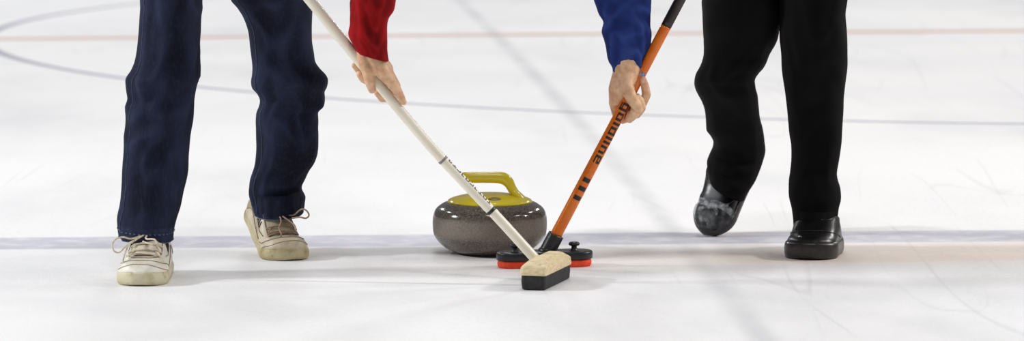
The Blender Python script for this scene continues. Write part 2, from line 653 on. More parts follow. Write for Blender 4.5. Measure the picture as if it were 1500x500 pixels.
def build_white_broom():
    c0 = V((.0770, -.790, 0))
    u = V((.269, .963, 0)).normalized()
    v = V((-u.y, u.x, 0))
    cen = c0 + u * .119 + v * .030
    root = empty('curling_broom', cen, 'white curling broom with a pale wooden block head, held below the red sleeve', 'curling broom')
    bm = bmesh.new()
    chamfer_block(bm, V((0, 0, 0)), u, v, [(.000, .113, .025, .008), (.003, .117, .0285, .009), (.020, .119, .030, .009), (.034, .1175, .0295, .009)])
    link('bristle_pad', bm, M['bristle'], root, smooth=False)
    bm = bmesh.new()
    chamfer_block(bm, V((0, 0, 0)), u, v, [(.0345, .119, .031, .006), (.038, .120, .032, .007), (.052, .117, .0315, .008), (.056, .113, .029, .009), (.067, .088, .018, .006), (.069, .082, .0145, .005)])
    link('wooden_block', bm, M['wood'], root, smooth=False)
    sh = Shaft([(P(786, 381.5, wY(377)), .0122), (P(730, 320, wY(320)), .0120), (P(627, 210, wY(210)), .0120), (P(500, 57, wY(57)), .0124), (P(454, 0, wY(0)), .0125), (P(330, -150, wY(-150)), .0125), (P(289, -200, wY(-200)), .0125)])
    L = sh.len[-1]
    bm = bmesh.new()
    sh.tube(bm, 0, L, cen, n=90)
    link('shaft', bm, M['ivory'], root)
    for py, m, w in ((234, 'ring_grey', .006), (309, 'ring_black', .008)):
        bm = bmesh.new()
        d = sh.dist_at_px(py)
        sh.tube(bm, d - w / 2, d + w / 2, cen, off=.0006, n=4)
        link('ring', bm, M[m], root)
    # row of printed marks on the right-hand flank, between the rings
    bm = bmesh.new()
    d0, d1 = sh.dist_at_px(241), sh.dist_at_px(301)
    for i in range(10):
        d = d0 + (d1 - d0) * i / 9.
        w = .0125 if i % 3 else .010
        h0 = .84 if i < 3 else .76
        t = .0032
        sh.patch(bm, d - w / 2, d + w / 2, h0, h0 + .20, cen)
        if i in (0, 4, 8):
            sh.patch(bm, d - w / 2, d - w / 2 + t, h0, 1.5, cen)
            sh.patch(bm, d + w / 2 - t, d + w / 2, h0, 1.5, cen)
        elif i in (2, 5):
            sh.patch(bm, d - w / 2, d - w / 2 + t, h0, 1.5, cen)
        elif i in (3, 6):
            sh.patch(bm, d + w / 2 - t, d + w / 2, h0, 1.5, cen)
        else:
            sh.patch(bm, d - t / 2, d + t / 2, h0, 1.5, cen)
    link('printed_marks', bm, M['ink'], root, smooth=False)
    return sh


# ------------------------------------------------------------------ orange broom
def oY(y):
    return -.335 - .02 * (372 - y) / 372


def ox(y):
    return 996 - .527 * y


def build_orange_broom():
    cen = V(((798 - 750) / 605.5, -.335, 0))
    root = empty('curling_broom', cen, 'orange curling broom with black head plate and red pad below the blue sleeve', 'curling broom')
    yaw = radians(12)
    u = V((cos(yaw), sin(yaw), 0))
    v = V((-u.y, u.x, 0))

    def stadium(bm, hl, hw, layers, waist=0):
        rings = []
        for z, ins in layers:
            pts = []
            n = 14
            for side in (1, -1):
                for k in range(n + 1):
                    an = -pi / 2 + pi * k / n if side == 1 else pi / 2 + pi * k / n
                    pts.append((side * (hl - hw) + (hw - ins) * cos(an), (hw - ins) * sin(an)))
            rings.append([bm.verts.new(u * a + v * b + V((0, 0, z))) for a, b in pts])
        m = len(rings[0])
        for a, b in zip(rings, rings[1:]):
            for k in range(m):
                bm.faces.new((a[k], a[(k + 1) % m], b[(k + 1) % m], b[k]))
        bm.faces.new(rings[0][::-1])
        bm.faces.new(rings[-1])
    bm = bmesh.new()
    stadium(bm, .117, .036, [(0, .004), (.003, .001), (.010, 0), (.016, .001), (.0185, .004)])
    link('scrub_pad', bm, M['red_pad'], root)
    bm = bmesh.new()
    stadium(bm, .1195, .038, [(.0185, .002), (.020, 0), (.034, 0), (.037, .0015), (.0385, .005)])
    link('head_plate', bm, M['black_plastic'], root)
    for s in (-1, 1):
        bm = bmesh.new()
        c = u * (s * .074) + V((0, 0, 0))
        add_lathe(bm, profile_curve([(0, .0375), (.009, .0375), (.0075, .042), (.0065, .047), (.008, .049), (.0125, .0505), (.0135, .0535), (.0125, .057), (.008, .059), (0, .0595)], 36), 32, c)
        link('knob', bm, M['black_plastic'], root)
    # socket in the middle of the plate
    bm = bmesh.new()
    add_lathe(bm, profile_curve([(.022, .037), (.021, .042), (.018, .046), (.012, .049), (0, .0495)], 20), 36, (.006, 0, 0))
    link('pivot', bm, M['black_plastic'], root)
    sh = Shaft([(P(ox(378), 378, oY(378)), .0146), (P(ox(300), 300, oY(300)), .0140), (P(ox(200), 200, oY(200)), .0132), (P(ox(100), 100, oY(100)), .0128), (P(ox(0), 0, oY(0)), .0126), (P(ox(-200), -200, oY(-200)), .0126)])
    L = sh.len[-1]
    dA, dB = sh.dist_at_px(346), sh.dist_at_px(38)
    bm = bmesh.new()
    sh.tube(bm, dA, dB, cen, n=60)
    o = link('shaft', bm, M['orange'], root)
    bm = bmesh.new()
    sh.tube(bm, dB, L, cen, off=.0003, n=40)
    link('grip', bm, M['grip'], root)
    bm = bmesh.new()
    sh.tube(bm, 0, dA + .003, cen, off=.0052, n=20)
    link('ferrule', bm, M['black_plastic'], root)
    # three bars
    bm = bmesh.new()
    for py in (262.5, 275, 288):
        d = sh.dist_at_px(py)
        sh.patch(bm, d - .0055, d + .0055, -.45, .95, cen)
    link('bar_marks', bm, M['ink'], root, smooth=False)
    # lettering
    ST, TH = .30, .17                       # stem and bar thickness, in letter widths / x-heights
    glyph = {
        'o': [(0, ST, 0, 1), (1 - ST, 1, 0, 1), (ST, 1 - ST, 0, TH), (ST, 1 - ST, 1 - TH, 1)],
        'l': [(0, ST, 0, 1.25)],
        'i': [(0, ST, 0, .98), (0, ST, 1.08, 1.25)],
        'n': [(0, ST, 0, 1), (1 - ST, 1, 0, .93), (ST, 1 - ST, 1 - TH, 1)],
        'e': [(0, ST, 0, 1), (1 - ST, 1, .44, 1), (ST, 1, 0, TH), (ST, 1 - ST, .44, .44 + TH * .8), (ST, 1 - ST, 1 - TH, 1)]}
    glyph['d'] = [(0, ST, 0, 1), (1 - ST, 1, 0, 1.25), (ST, 1 - ST, 0, TH), (ST, 1 - ST, 1 - TH, 1)]
    glyph['g'] = glyph['o'] + [(1 - ST, 1, -.3, 0), (.05, 1 - ST, -.3, -.3 + TH)]
    adv = {c: (ST if c in 'li' else 1) + .27 for c in glyph}
    word = 'goldline'
    tot = sum(adv[c] for c in word) - .27
    dt, db = sh.dist_at_px(150), sh.dist_at_px(238)
    bm = bmesh.new()
    x = 0
    for c in word:
        for (u0, u1, v0, v1) in glyph[c]:
            f0, f1 = (x + u0) / tot, (x + u1) / tot
            sh.patch(bm, dt + (db - dt) * f0, dt + (db - dt) * f1, -.38 + 1.22 * v0, -.38 + 1.22 * v1, cen, .0006)
        x += adv[c]
    link('lettering', bm, M['ink'], root, smooth=False)
    # small silvery sticker just above the hand
    bm = bmesh.new()
    d = sh.dist_at_px(107)
    sh.patch(bm, d - .006, d + .004, -.3, .9, cen)
    link('sticker', bm, M['steel'], root, smooth=False)
    return sh


white_shaft = build_white_broom()
orange_shaft = build_orange_broom()


# ------------------------------------------------------------------ cloth lofts
def row_px(y, L, R, Y, ratio=1.0):
    a = P(L, y, Y)
    b = P(R, y, Y)
    c = (a + b) / 2
    hw = (b.x - a.x) / 2
    return (c.x, c.y, c.z, hw, hw * ratio)


def loft_leg(bm, rows, n, seed, amp, hem_tilt=(0, 0), seg=80, inner=True, org=V((0, 0, 0)), fold_axis=10, knee=None, fl=None, hem_rings=0):
    """rows run from top to bottom: (x,y,z,a,b). Adds folds as real relief and stores 'fold'."""
    rows = [(-r[2],) + tuple(r) for r in rows]
    sam = catmull(rows, n)
    lay = bm.verts.layers.float.get('fold') or bm.verts.layers.float.new('fold')
    z_hi, z_lo = sam[0][3], sam[-1][3]
    rings = []
    for i, s in enumerate(sam):
        _, x, y, z, a, b = s
        f = i / (n - 1)
        rg = []
        tilt = max(0, (f - .80) / .20)
        for k in range(seg):
            th = 2 * pi * k / seg
            cc, ss = cos(th), sin(th)
            e = .92
            px = math.copysign(abs(cc)**e, cc)
            py = math.copysign(abs(ss)**e, ss)
            q = V((cc * 1.3, ss * 1.3, 0))
            sw = noise.noise(V((q.x * .8 + seed, q.y * .8, z * 3)))
            n1 = noise.noise(V((q.x + seed * 3.1, q.y + seed, (z + sw * .10) * fold_axis)))
            n2 = noise.noise(V((q.x * 2.2 + seed, q.y * 2.2 - seed, (z + .5 * px * .06) * fold_axis * 2.1)))
            n3 = noise.noise(V((q.x * 1.6 + seed * 2, q.y * 1.6, z * 2.2)))
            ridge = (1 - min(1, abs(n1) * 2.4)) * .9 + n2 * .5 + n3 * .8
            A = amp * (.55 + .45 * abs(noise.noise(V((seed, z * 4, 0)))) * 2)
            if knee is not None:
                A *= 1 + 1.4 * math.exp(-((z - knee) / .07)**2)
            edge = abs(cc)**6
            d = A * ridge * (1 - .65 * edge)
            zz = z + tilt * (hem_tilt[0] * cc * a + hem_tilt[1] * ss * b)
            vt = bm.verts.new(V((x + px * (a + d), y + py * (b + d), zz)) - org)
            wear_shade = .35 + ridge * .4  # wear on the denim; on the sleeves, crease shade for the colour
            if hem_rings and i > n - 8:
                wear_shade += hem_rings * (.5 + noise.noise(V((th * 9, i * .7, seed))))
            vt[lay] = max(0, min(1.4, wear_shade))
            rg.append(vt)
        rings.append(rg)
    if inner:
        _, x, y, z, a, b = sam[-1]
        last = rings[-1]
        cen = sum((v.co for v in last), V()) / seg
        for dz, ins in ((-.0012, .0015), (-.0005, .0040), (.006, .0052), (.05, .007)):
            rg = []
            for vt in last:
                d = vt.co - cen
                d2 = V((d.x, d.y, 0))
                p = vt.co - d2.normalized() * ins + V((0, 0, dz))
                w = bm.verts.new(p)
                w[lay] = .3
                rg.append(w)
            rings.append(rg)
    for a, b in zip(rings, rings[1:]):
        for k in range(seg):
            bm.faces.new((a[k], a[(k + 1) % seg], b[(k + 1) % seg], b[k]))
    bm.faces.new(rings[0][::-1])
    if inner:
        bm.faces.new(rings[-1])
    else:
        bm.faces.new(rings[-1])
    return rings, n


def set_fold(bm, start, val=.3):
    lay = bm.verts.layers.float.get('fold')
    bm.verts.ensure_lookup_table()
    for v in bm.verts[start:]:
        v[lay] = val


# ------------------------------------------------------------------ shoes
def lerp_table(tab, x):
    if x <= tab[0][0]:
        return tab[0][1:]
    for a, b in zip(tab, tab[1:]):
        if x <= b[0]:
            t = (x - a[0]) / (b[0] - a[0])
            t = t * t * (3 - 2 * t) if False else t
            return tuple(p + (q - p) * t for p, q in zip(a[1:], b[1:]))
    return tab[-1][1:]


class Shoe:
    """local: x from heel (0) to toe (1)*L, y to the shoe's own left, z up."""

    def __init__(self, L, W, mat, bend=0.0, sole_h=.028, inst=1.0, toe_h=1.0, mid=.84):
        self.L, self.W, self.mtx, self.bend, self.sh = L, W, mat, bend, sole_h
        w = catmull([(0, .30), (.03, .52), (.10, .68), (.25, .74), (.42, mid), (.58, max(.90, mid)), (.72, .98), (.82, .98), (.90, .84), (.96, .56), (1.0, .22)], 101)
        self.w = [max(.02, q[1]) for q in w]
        h = catmull([(0, .040), (.04, .066), (.12, .085), (.28, .092), (.42, .084), (.55, .062), (.68, .043), (.80, .034), (.90, .028), (.96, .020), (1.0, .006)], 101)
        self.h = [max(.004, q[1]) for q in h]
        self.inst = inst
        self.toe_h = toe_h

    def width(self, t):
        t = max(0, min(1, t)) * 100
        i = min(99, int(t))
        return (self.w[i] + (self.w[i + 1] - self.w[i]) * (t - i)) * self.W / 2

    def height(self, t):
        t0 = t
        t = max(0, min(1, t)) * 100
        i = min(99, int(t))
        return (self.h[i] + (self.h[i + 1] - self.h[i]) * (t - i)) * (self.inst if t0 < .6 else self.inst + (self.toe_h - self.inst) * min(1, (t0 - .6) / .2))

    def world(self, p):
        p = V(p)
        if self.bend:
            xb = .70 * self.L
            d = xb - p.x
            # blend over 6 cm round the ball of the foot
            f = max(0, min(1, (d + .03) / .06))
            an = self.bend * (f * f * (3 - 2 * f))
            dx, dz = p.x - xb, p.z
            if dx < .03:
                p = V((xb + dx * cos(an) + dz * sin(an), p.y, -dx * sin(an) + dz * cos(an)))
        # slight toe spring
        t = p.x / self.L
        if t > .8:
            p.z += .35 * (t - .8)**2 * self.L
        return self.mtx @ p

    def surf(self, t, ph, off=0):
        """ph 0 = right side at the sole, pi/2 = top, pi = left."""
        w = self.width(t) * .95 + off
        h = self.height(t) + off
        e = .62
        c, s = cos(ph), sin(ph)
        y = -math.copysign(abs(c)**e, c) * w
        z = self.sh * .85 + max(0, s)**.85 * h
        return V((t * self.L * .985 + .0025, y, z))

    def upper(self, bm, t0=0, t1=1, off=0, nt=60, wr=.0, seed=0):
        rings = []
        for i in range(nt + 1):
            t = t0 + (t1 - t0) * i / nt
            if t0 == 0 and t1 == 1:
                t = .5 - .5 * cos(pi * t)
            rg = []
            for k in range(33):
                ph = pi * k / 32
                p = self.surf(t, ph, off)
                if wr:
                    nn = noise.noise(V((p.x * 55 + seed, p.y * 40, p.z * 40)))
                    n2 = 1 - abs(noise.noise(V((p.x * 38 + seed, p.y * 12, p.z * 30)))) * 3
                    p += V((0, p.y * 4, 1)) * wr * (nn * .5 + max(0, n2) * .6)
                rg.append(bm.verts.new(self.world(p)))
            rings.append(rg)
        for a, b in zip(rings, rings[1:]):
            for k in range(32):
                bm.faces.new((a[k], a[k + 1], b[k + 1], b[k]))
        bm.faces.new(rings[0])
        bm.faces.new(rings[-1][::-1])

    def sole(self, bm, extra=.0):
        n = 56
        out = []
        for i in range(n + 1):
            t = .5 - .5 * cos(pi * i / n)
            out.append((t, 1))
        for i in range(n - 1, 0, -1):
            t = .5 - .5 * cos(pi * i / n)
            out.append((t, -1))
        rings = []
        H = self.sh
        for z, ins in ((0, .007), (.002, .003), (H * .25, .0), (H * .6, -.001), (H * .85, .0005), (H, .003)):
            rg = []
            for t, s in out:
                w = max(.004, self.width(t) + extra - ins)
                x = t * self.L
                x = max(ins, min(self.L - ins, x))
                # rounded plan at the ends
                zz = z * (1 if t < .55 else 1 - .0 * (t - .55))
                rg.append(bm.verts.new(self.world(V((x, s * w, zz)))))
            rings.append(rg)
        m = len(out)
        for a, b in zip(rings, rings[1:]):
            for k in range(m):
                bm.faces.new((a[k], a[(k + 1) % m], b[(k + 1) % m], b[k]))
        bm.faces.new(rings[0][::-1])
        bm.faces.new(rings[-1])

    def line(self, bm, tps, r=.0012, n=24, off=.0006):
        rows = [(float(i), a, b) for i, (a, b) in enumerate(tps)]
        pts = [self.world(self.surf(q[1], q[2], off)) for q in catmull(rows, n)]
        add_tube(bm, pts, r, 6)

    def collar(self, bm, tops, r):
        pass


def shoe_matrix(toe, heading, pitch=0, roll=0, L=.3, pivot_t=1.0):
    """toe: world point under the toe; heading: unit xy direction heel->toe."""
    yaw = math.atan2(heading[1], heading[0])
    R = Matrix.Rotation(yaw, 4, 'Z') @ Matrix.Rotation(pitch, 4, 'Y') @ Matrix.Rotation(roll, 4, 'X')
    return Matrix.Translation(V(toe)) @ R @ Matrix.Translation(V((-L * pivot_t, 0, 0)))


def white_shoe(root, sh, worn, loops):
    org = Matrix.Translation(-V(root.location))
    sh.mtx = org @ sh.mtx
    lt = M['worn_leather'] if worn else M['white_leather']
    sl = M['sole_worn'] if worn else M['sole_cream']
    lc = M['lace_worn'] if worn else M['lace_cream']
    bm = bmesh.new()
    sh.upper(bm, nt=70)
    up = link('shoe', bm, lt, root)
    bm = bmesh.new()
    sh.sole(bm)
    link('sole', bm, sl, up)
    # seams
    bm = bmesh.new()
    sh.line(bm, [(.60, .10), (.72, .42), (.83, .80), (.86, pi / 2), (.83, pi - .80), (.72, pi - .42), (.60, pi - .10)], .0010)
    sh.line(bm, [(.74, .06), (.88, .35), (.935, .85), (.945, pi / 2), (.935, pi - .85), (.88, pi - .35), (.74, pi - .06)], .0008)
    for s in (0, 1):
        f = (lambda a: a) if s == 0 else (lambda a: pi - a)
        sh.line(bm, [(.40, f(1.02)), (.52, f(1.0)), (.64, f(.98)), (.73, f(1.12)), (.785, f(1.4)), (.79, pi / 2)], .0012)
        sh.line(bm, [(.62, f(.62)), (.52, f(.45)), (.40, f(.62)), (.28, f(.8))], .0011)
        sh.line(bm, [(.10, f(.2)), (.22, f(.45)), (.40, f(.28)), (.56, f(.12))], .0011)
    link('seam', bm, M['seam_brown'], up)
    # side emblem: slanted strokes
    for s in (0, 1):
        bm = bmesh.new()
        f = (lambda a: a) if s == 0 else (lambda a: pi - a)
        for k in range(4):
            t = .50 - .030 * k
            sh.line(bm, [(t, f(.52)), (t - .022, f(.80))], .0014, 8, .0006)
        link('side_emblem', bm, M['ink'], up)
    # tongue
    bm = bmesh.new()
    g = []
    for i in range(14):
        t = .44 + .30 * i / 13
        g.append([bm.verts.new(sh.world(sh.surf(t, pi / 2 + (j / 6 - .5) * .62, .0012 + .002 * sin(pi * j / 6)))) for j in range(7)])
    for i in range(13):
        for j in range(6):
            bm.faces.new((g[i][j], g[i][j + 1], g[i + 1][j + 1], g[i + 1][j]))
    link('tongue', bm, lt, up)
    # laces: criss-cross rows with a loose bow
    bm = bmesh.new()
    rows_t = [.74, .665, .58]
    for i, t in enumerate(rows_t):
        spread = .56
        a, b = pi / 2 - spread, pi / 2 + spread
        pts = []
        for k in range(13):
            f = k / 12
            pts.append(sh.world(sh.surf(t + (.010 * sin(pi * f)), a + (b - a) * f, .0035 + .003 * sin(pi * f))))
        add_tube(bm, pts, .0019, 8)
        # the hidden run of the lace slips under the eyelets on each side
        if i < len(rows_t) - 1:
            for sd in (1, -1):
                pts = [sh.world(sh.surf(t + (rows_t[i + 1] - t) * k / 6, pi / 2 + sd * (spread - .34 * k / 6), .0025 + .002 * sin(pi * k / 6))) for k in range(7)]
                add_tube(bm, pts, .0016, 8)
    knot = sh.surf(.49, pi / 2, .012)
    for lp in loops:
        pts = [sh.world(knot)] + [p - V(root.location) for p in lp]
        pts = smooth_path(pts, 34)
        add_tube(bm, pts, .0021, 8)
    add_ellipsoid(bm, sh.world(knot), (.006, .006, .005))
    link('shoelace', bm, lc, up)
    return up


def black_shoe(root, sh, tape=False):
    sh.mtx = Matrix.Translation(-V(root.location)) @ sh.mtx
    bm = bmesh.new()
    sh.upper(bm, nt=70)
    up = link('shoe', bm, M['black_leather'], root)
    bm = bmesh.new()
    sh.sole(bm, .002)
    link('sole', bm, M['black_rubber'], up)
    bm = bmesh.new()
    sh.line(bm, [(.55, .15), (.66, .50), (.74, .95), (.76, pi / 2), (.74, pi - .95), (.66, pi - .50), (.55, pi - .15)], .0018)
    sh.line(bm, [(.30, .3), (.42, .75), (.55, 1.15), (.58, pi / 2), (.55, pi - 1.15), (.42, pi - .75), (.30, pi - .3)], .0018)
    link('seam', bm, M['black_leather'], up)
    return up


# ------------------------------------------------------------------ bodies
def remesh_body(name, bm, mat, voxel, smooth_it):
    me = bpy.data.meshes.new(name)
    bm.to_mesh(me)
    bm.free()
    o = bpy.data.objects.new(name, me)
    COL.objects.link(o)
    md = o.modifiers.new('r', 'REMESH')
    md.mode = 'VOXEL'
    md.voxel_size = voxel
    md.use_smooth_shade = True
    s = o.modifiers.new('s', 'SMOOTH')
    s.factor = .5
    s.iterations = smooth_it
    bpy.context.view_layer.update()
    m2 = bpy.data.meshes.new_from_object(o.evaluated_get(bpy.context.evaluated_depsgraph_get()))
    m2.name = name
    o.modifiers.clear()
    o.data = m2
    bpy.data.meshes.remove(me)
    m2.materials.clear()
    m2.materials.append(mat)
    for p in m2.polygons:
        p.use_smooth = True
    return o


def add_chain(bm, pts, seg=18):
    for (a, ra), (b, rb) in zip(pts, pts[1:]):
        add_capsule(bm, a, ra, b, rb, seg)


def add_head(bm, c, face, up):
    """c centre of the skull, face = direction the face points, up = crown."""
    face, up = V(face).normalized(), V(up).normalized()
    up = (up - face * up.dot(face)).normalized()
    side = face.cross(up)
    R = Matrix((side, face, up)).transposed()

    def w(x, y, z):
        return c + side * x + face * y + up * z
    add_ellipsoid(bm, w(0, -.012, .03), (.074, .092, .085), R)
    add_ellipsoid(bm, w(0, .022, -.035), (.058, .066, .070), R)
    add_ellipsoid(bm, w(0, .052, -.088), (.028, .026, .022), R)          # chin
    for s in (1, -1):
        add_ellipsoid(bm, w(s * .042, .055, -.028), (.020, .020, .018), R)   # cheek
        add_ellipsoid(bm, w(s * .030, .078, .028), (.026, .010, .008), R)    # brow
        add_ellipsoid(bm, w(s * .078, -.004, -.008), (.008, .020, .032), R)  # ear
    add_capsule(bm, w(0, .083, .016), .009, w(0, .102, -.022), .012, 14)     # nose
    for s in (1, -1):
        add_ellipsoid(bm, w(s * .010, .094, -.026), (.008, .010, .007), R)
    add_ellipsoid(bm, w(0, .080, -.052), (.024, .010, .006), R)          # lips
    add_ellipsoid(bm, w(0, .077, -.062), (.021, .010, .006), R)
    return w, R


def finish_head(root, w, R):
    org = V(root.location) if root.type == 'EMPTY' else V((0, 0, 0))
    for s in (1, -1):
        bm = bmesh.new()
        add_ellipsoid(bm, w(s * .031, .070, .008), (.013, .012, .011), R)
        e = link('eye', bm, M['eye'], root)
        bm = bmesh.new()
        add_ellipsoid(bm, w(s * .031, .0795, .006), (.0055, .004, .0055), R)
        link('iris', bm, M['iris'], e)
    bm = bmesh.new()
    add_ellipsoid(bm, w(0, -.022, .045), (.084, .098, .086), R, 40, 28)
    for v in bm.verts:
        n = noise.noise(v.co * 40)
        v.co += (v.co - w(0, -.02, .03)).normalized() * n * .004
    c0 = w(0, 0, 0)
    face = (w(0, 1, 0) - c0)
    upv = (w(0, 0, 1) - c0)
    bmesh.ops.bisect_plane(bm, geom=bm.verts[:] + bm.edges[:] + bm.faces[:], plane_co=w(0, .035, .055), plane_no=face * .75 - upv * .65, clear_outer=True)
    link('hair', bm, M['hair'], root)


def garment(bm_caps, name, mat, parent, voxel=.006):
    o = remesh_body(name, bm_caps, mat, voxel, 6)
    o.parent = parent
    return o


def sleeve_rows(bm, rows, seed, tilt, amp, knee=None):
    loft_leg(bm, rows, 90, seed, amp, hem_tilt=tilt, seg=64, fold_axis=20, knee=knee)


def join_into(dst, src):
    """append the mesh of src to dst (both world space) and delete src."""
    bm = bmesh.new()
    bm.from_mesh(dst.data)
    bm.from_mesh(src.data)
    bm.to_mesh(dst.data)
    bm.free()
    me = src.data
    bpy.data.objects.remove(src)
    bpy.data.meshes.remove(me)
    for p in dst.data.polygons:
        p.use_smooth = True


def nail(root, c, direction, out, l=.006, w=.0045):
    bm = bmesh.new()
    d = V(direction).normalized()
    o_ = V(out)
    o_ = (o_ - d * o_.dot(d)).normalized()
    R = Matrix((d.cross(o_), d, o_)).transposed()
    add_ellipsoid(bm, c, (w, l, .0016), R, 16, 10)
    return link('fingernail', bm, M['nail'], root)


# ---- person in jeans --------------------------------------------------------
def stitch_row(bm, rings, idx, seg, off=.0012, every=2, r=.0009):
    ring = rings[idx]
    c = sum((v.co for v in ring), V()) / seg
    for k in range(0, seg, every):
        a, b = ring[k].co, ring[(k + 1) % seg].co
        m = [a.lerp(b, f) for f in (0, .4, .8)]
        pts = [p + V(((p - c).x, (p - c).y, 0)).normalized() * off for p in m]
        add_tube(bm, pts, r, 5)


def person_jeans():
    hipA, hipB = V((-.80, -.40, .87)), V((-.635, -.31, .87))
    pel = V((-.715, -.34, .90))
    neck = V((-.57, -.76, 1.13))
    headc = V((-.555, -.88, 1.25))
    shL, elL = V((-.40, -.72, 1.06)), V((-.331, -.672, .77))
    shR, elR = V((-.75, -.70, 1.08)), V((-.93, -.58, .98))
    # ---- body
    bm = bmesh.new()
    add_chain(bm, [(pel, .10), (V((-.66, -.54, 1.02)), .105), (neck, .066)])
    add_chain(bm, [(neck, .055), (headc + V((0, .03, -.03)), .055)])
    add_capsule(bm, shL, .048, shR, .048)
    add_chain(bm, [(pel, .09), (hipA, .085), (P(246, 118, -.52), .050), (P(226, 250, -.50), .050), (P(214, 365, -.50), .034), (P(211, 385, -.52), .036)])
    add_chain(bm, [(pel, .09), (hipB, .085), (P(416, 118, -.17), .050), (P(418, 230, -.08), .048), (P(407, 318, -.03), .033)])
    add_chain(bm, [(P(214, 372, -.50), .032), (P(207, 402, -.60), .028), (P(204, 407, -.66), .022)])
    add_chain(bm, [(P(405, 318, -.03), .032), (P(415, 350, -.10), .028), (P(424, 366, -.18), .020)])
    # left hand on the shaft (near hand)
    Yh = wY(105)
    q = lambda x, y, d: P(x, y, Yh - d)
    wrist = q(543, 74, .010)
    add_chain(bm, [(shL, .05), (elL, .042), (q(544, 40, .0), .034), (wrist, .0265)])
    add_chain(bm, [(q(535, 74, .010), .021), (q(551, 76, .010), .021)])
    mcpI, mcpM, mcpR, mcpP = q(560, 105, .022), q(566, 106, .006), q(566, 101, -.010), q(560, 95, -.020)
    # back of the hand
    for k, m in ((.0185, mcpI), (.0175, mcpM), (.0165, mcpR), (.015, mcpP)):
        add_capsule(bm, wrist, .023, m, k)
    add_chain(bm, [(q(534, 80, .014), .019), (q(536, 96, .020), .017), (q(541, 108, .023), .014)])
    add_chain(bm, [(q(545, 84, .016), .021), (q(553, 100, .021), .018)])
    # thumb, pointing down the shaft on its left
    add_chain(bm, [(q(535, 92, .020), .0165), (q(539, 108, .026), .0135), (q(542, 121, .024), .0122), (q(545, 131, .018), .0100)])
    # index, stretched along the right of the shaft
    add_chain(bm, [(mcpI, .0180), (q(571, 118, .020), .0145), (q(580, 130, .012), .0120), (q(587, 142, .008), .0098), (q(591.5, 150, .002), .0072)])
    # middle, under the shaft, tip showing on the left
    add_chain(bm, [(mcpM, .0165), (q(580, 126, -.014), .0115), (q(573, 143, -.030), .0105), (q(560, 144, -.026), .0098), (q(553, 136, -.016), .0086)])
    # ring and little finger, tips at the far left
    add_chain(bm, [(mcpR, .0155), (q(566, 120, -.036), .0108), (q(548, 123, -.038), .0102), (q(532, 116, -.024), .0092), (q(527, 109, -.018), .0084)])
    add_chain(bm, [(mcpP, .014), (q(552, 105, -.040), .010), (q(536, 108, -.036), .0094), (q(524, 102, -.024), .0082), (q(519, 96, -.017), .0070)])
    # far hand near the top of the shaft
    Yh2 = wY(-140)
    h = lambda x, y, d: P(x, y, Yh2 - d)
    w2 = h(300, -165, .03)
    add_chain(bm, [(shR, .05), (elR, .036), (elR.lerp(w2, .55), .031), (w2, .025)])
    for i in range(4):
        x, y = 318 + 7.5 * i, -165 + 9.5 * i
        add_chain(bm, [(w2, .020), (h(x, y, .034), .0125), (h(x + 12, y - 6, .030), .0108), (h(x + 18, y - 4, .004), .0098), (h(x + 10, y + 4, -.018), .0085)])
    add_chain(bm, [(w2, .020), (h(316, -150, -.012), .0135), (h(330, -142, -.024), .0118), (h(343, -138, -.018), .0095)])
    wf, R = add_head(bm, headc, (.35, -.75, -.62), (.1, -.5, .85))
    body = remesh_body('person', bm, M['skin'], .0020, 3)
    body['label'] = 'person in dark blue jeans, red sleeve and worn white trainers, sweeping with the white broom'
    body['category'] = 'person'
    finish_head(body, wf, R)
    nail(body, q(546.5, 131.5, .027), q(545, 131, 0) - q(541, 121, 0), (0.1, -1, .25))
    nail(body, q(592, 149.5, .0085), q(591, 149, 0) - q(585, 140, 0), (.4, -1, .3), .005, .0035)

    # ---- jeans
    A = [(0, 206, 296, -.46), (12, 206, 296, -.465), (25, 204.5, 294, -.47), (50, 203, 293, -.485), (75, 201.5, 292.5, -.50), (90, 199, 292, -.51), (102, 194, 292.5, -.515), (113, 187, 292, -.515), (123, 186, 288.5, -.51),
         (133, 186.5, 286, -.505), (145, 187.5, 284, -.50), (155, 184.5, 283.5, -.50), (175, 184, 282, -.49), (200, 182, 278.5, -.485), (225, 181, 276, -.485), (250, 179.5, 274.5, -.49), (275, 178.5, 270, -.495), (300, 176.5, 265, -.50),
         (318, 173.5, 259, -.505), (333, 173.5, 255.5, -.51), (348.5, 175.5, 253.5, -.515)]
    B = [(0, 338, 457, -.26), (11, 348, 457, -.25), (22, 355.5, 457, -.24), (45, 363.5, 457, -.225), (67, 367, 457.5, -.20), (90, 370, 461, -.18), (100, 371, 468, -.17), (110, 370.5, 477, -.165), (119, 369.6, 479.5, -.16), (129, 371, 477, -.15),
         (136, 377, 474, -.145), (146, 381, 475, -.135), (156, 380, 473, -.13), (164, 377.5, 466, -.125), (180, 375, 466, -.115), (202, 375.5, 466.5, -.10), (225, 375.5, 465, -.08), (240, 373.5, 460, -.07), (252, 370, 452, -.06), (264, 366.5, 446, -.05), (277, 365.5, 440.5, -.045),
         (290, 367.5, 446, -.045), (300, 369.5, 445, -.06), (308, 372, 444, -.075), (313, 374, 442.5, -.085)]
    bm = bmesh.new()
    rows = [(hipA.x, hipA.y, .96, .05, .06), (hipA.x, hipA.y + .01, .93, .088, .10), (hipA.x - .005, hipA.y - .01, .83, .094, .105)] + [row_px(*r, 1.02) for r in A]
    rA, nA = loft_leg(bm, rows, 170, 1.3, .0060, hem_tilt=(-.06, .10), knee=.46, hem_rings=.6)
    rows = [(hipB.x, hipB.y, .96, .05, .06), (hipB.x, hipB.y + .01, .93, .088, .10), (hipB.x - .01, hipB.y + .005, .83, .095, .105)] + [row_px(*r, .98 if r[0] < 295 else 1.12) for r in B]
    rB, nB = loft_leg(bm, rows, 170, 5.7, .0060, hem_tilt=(.02, .14), knee=.42, hem_rings=.3)
    sts = [bmesh.new(), bmesh.new()]
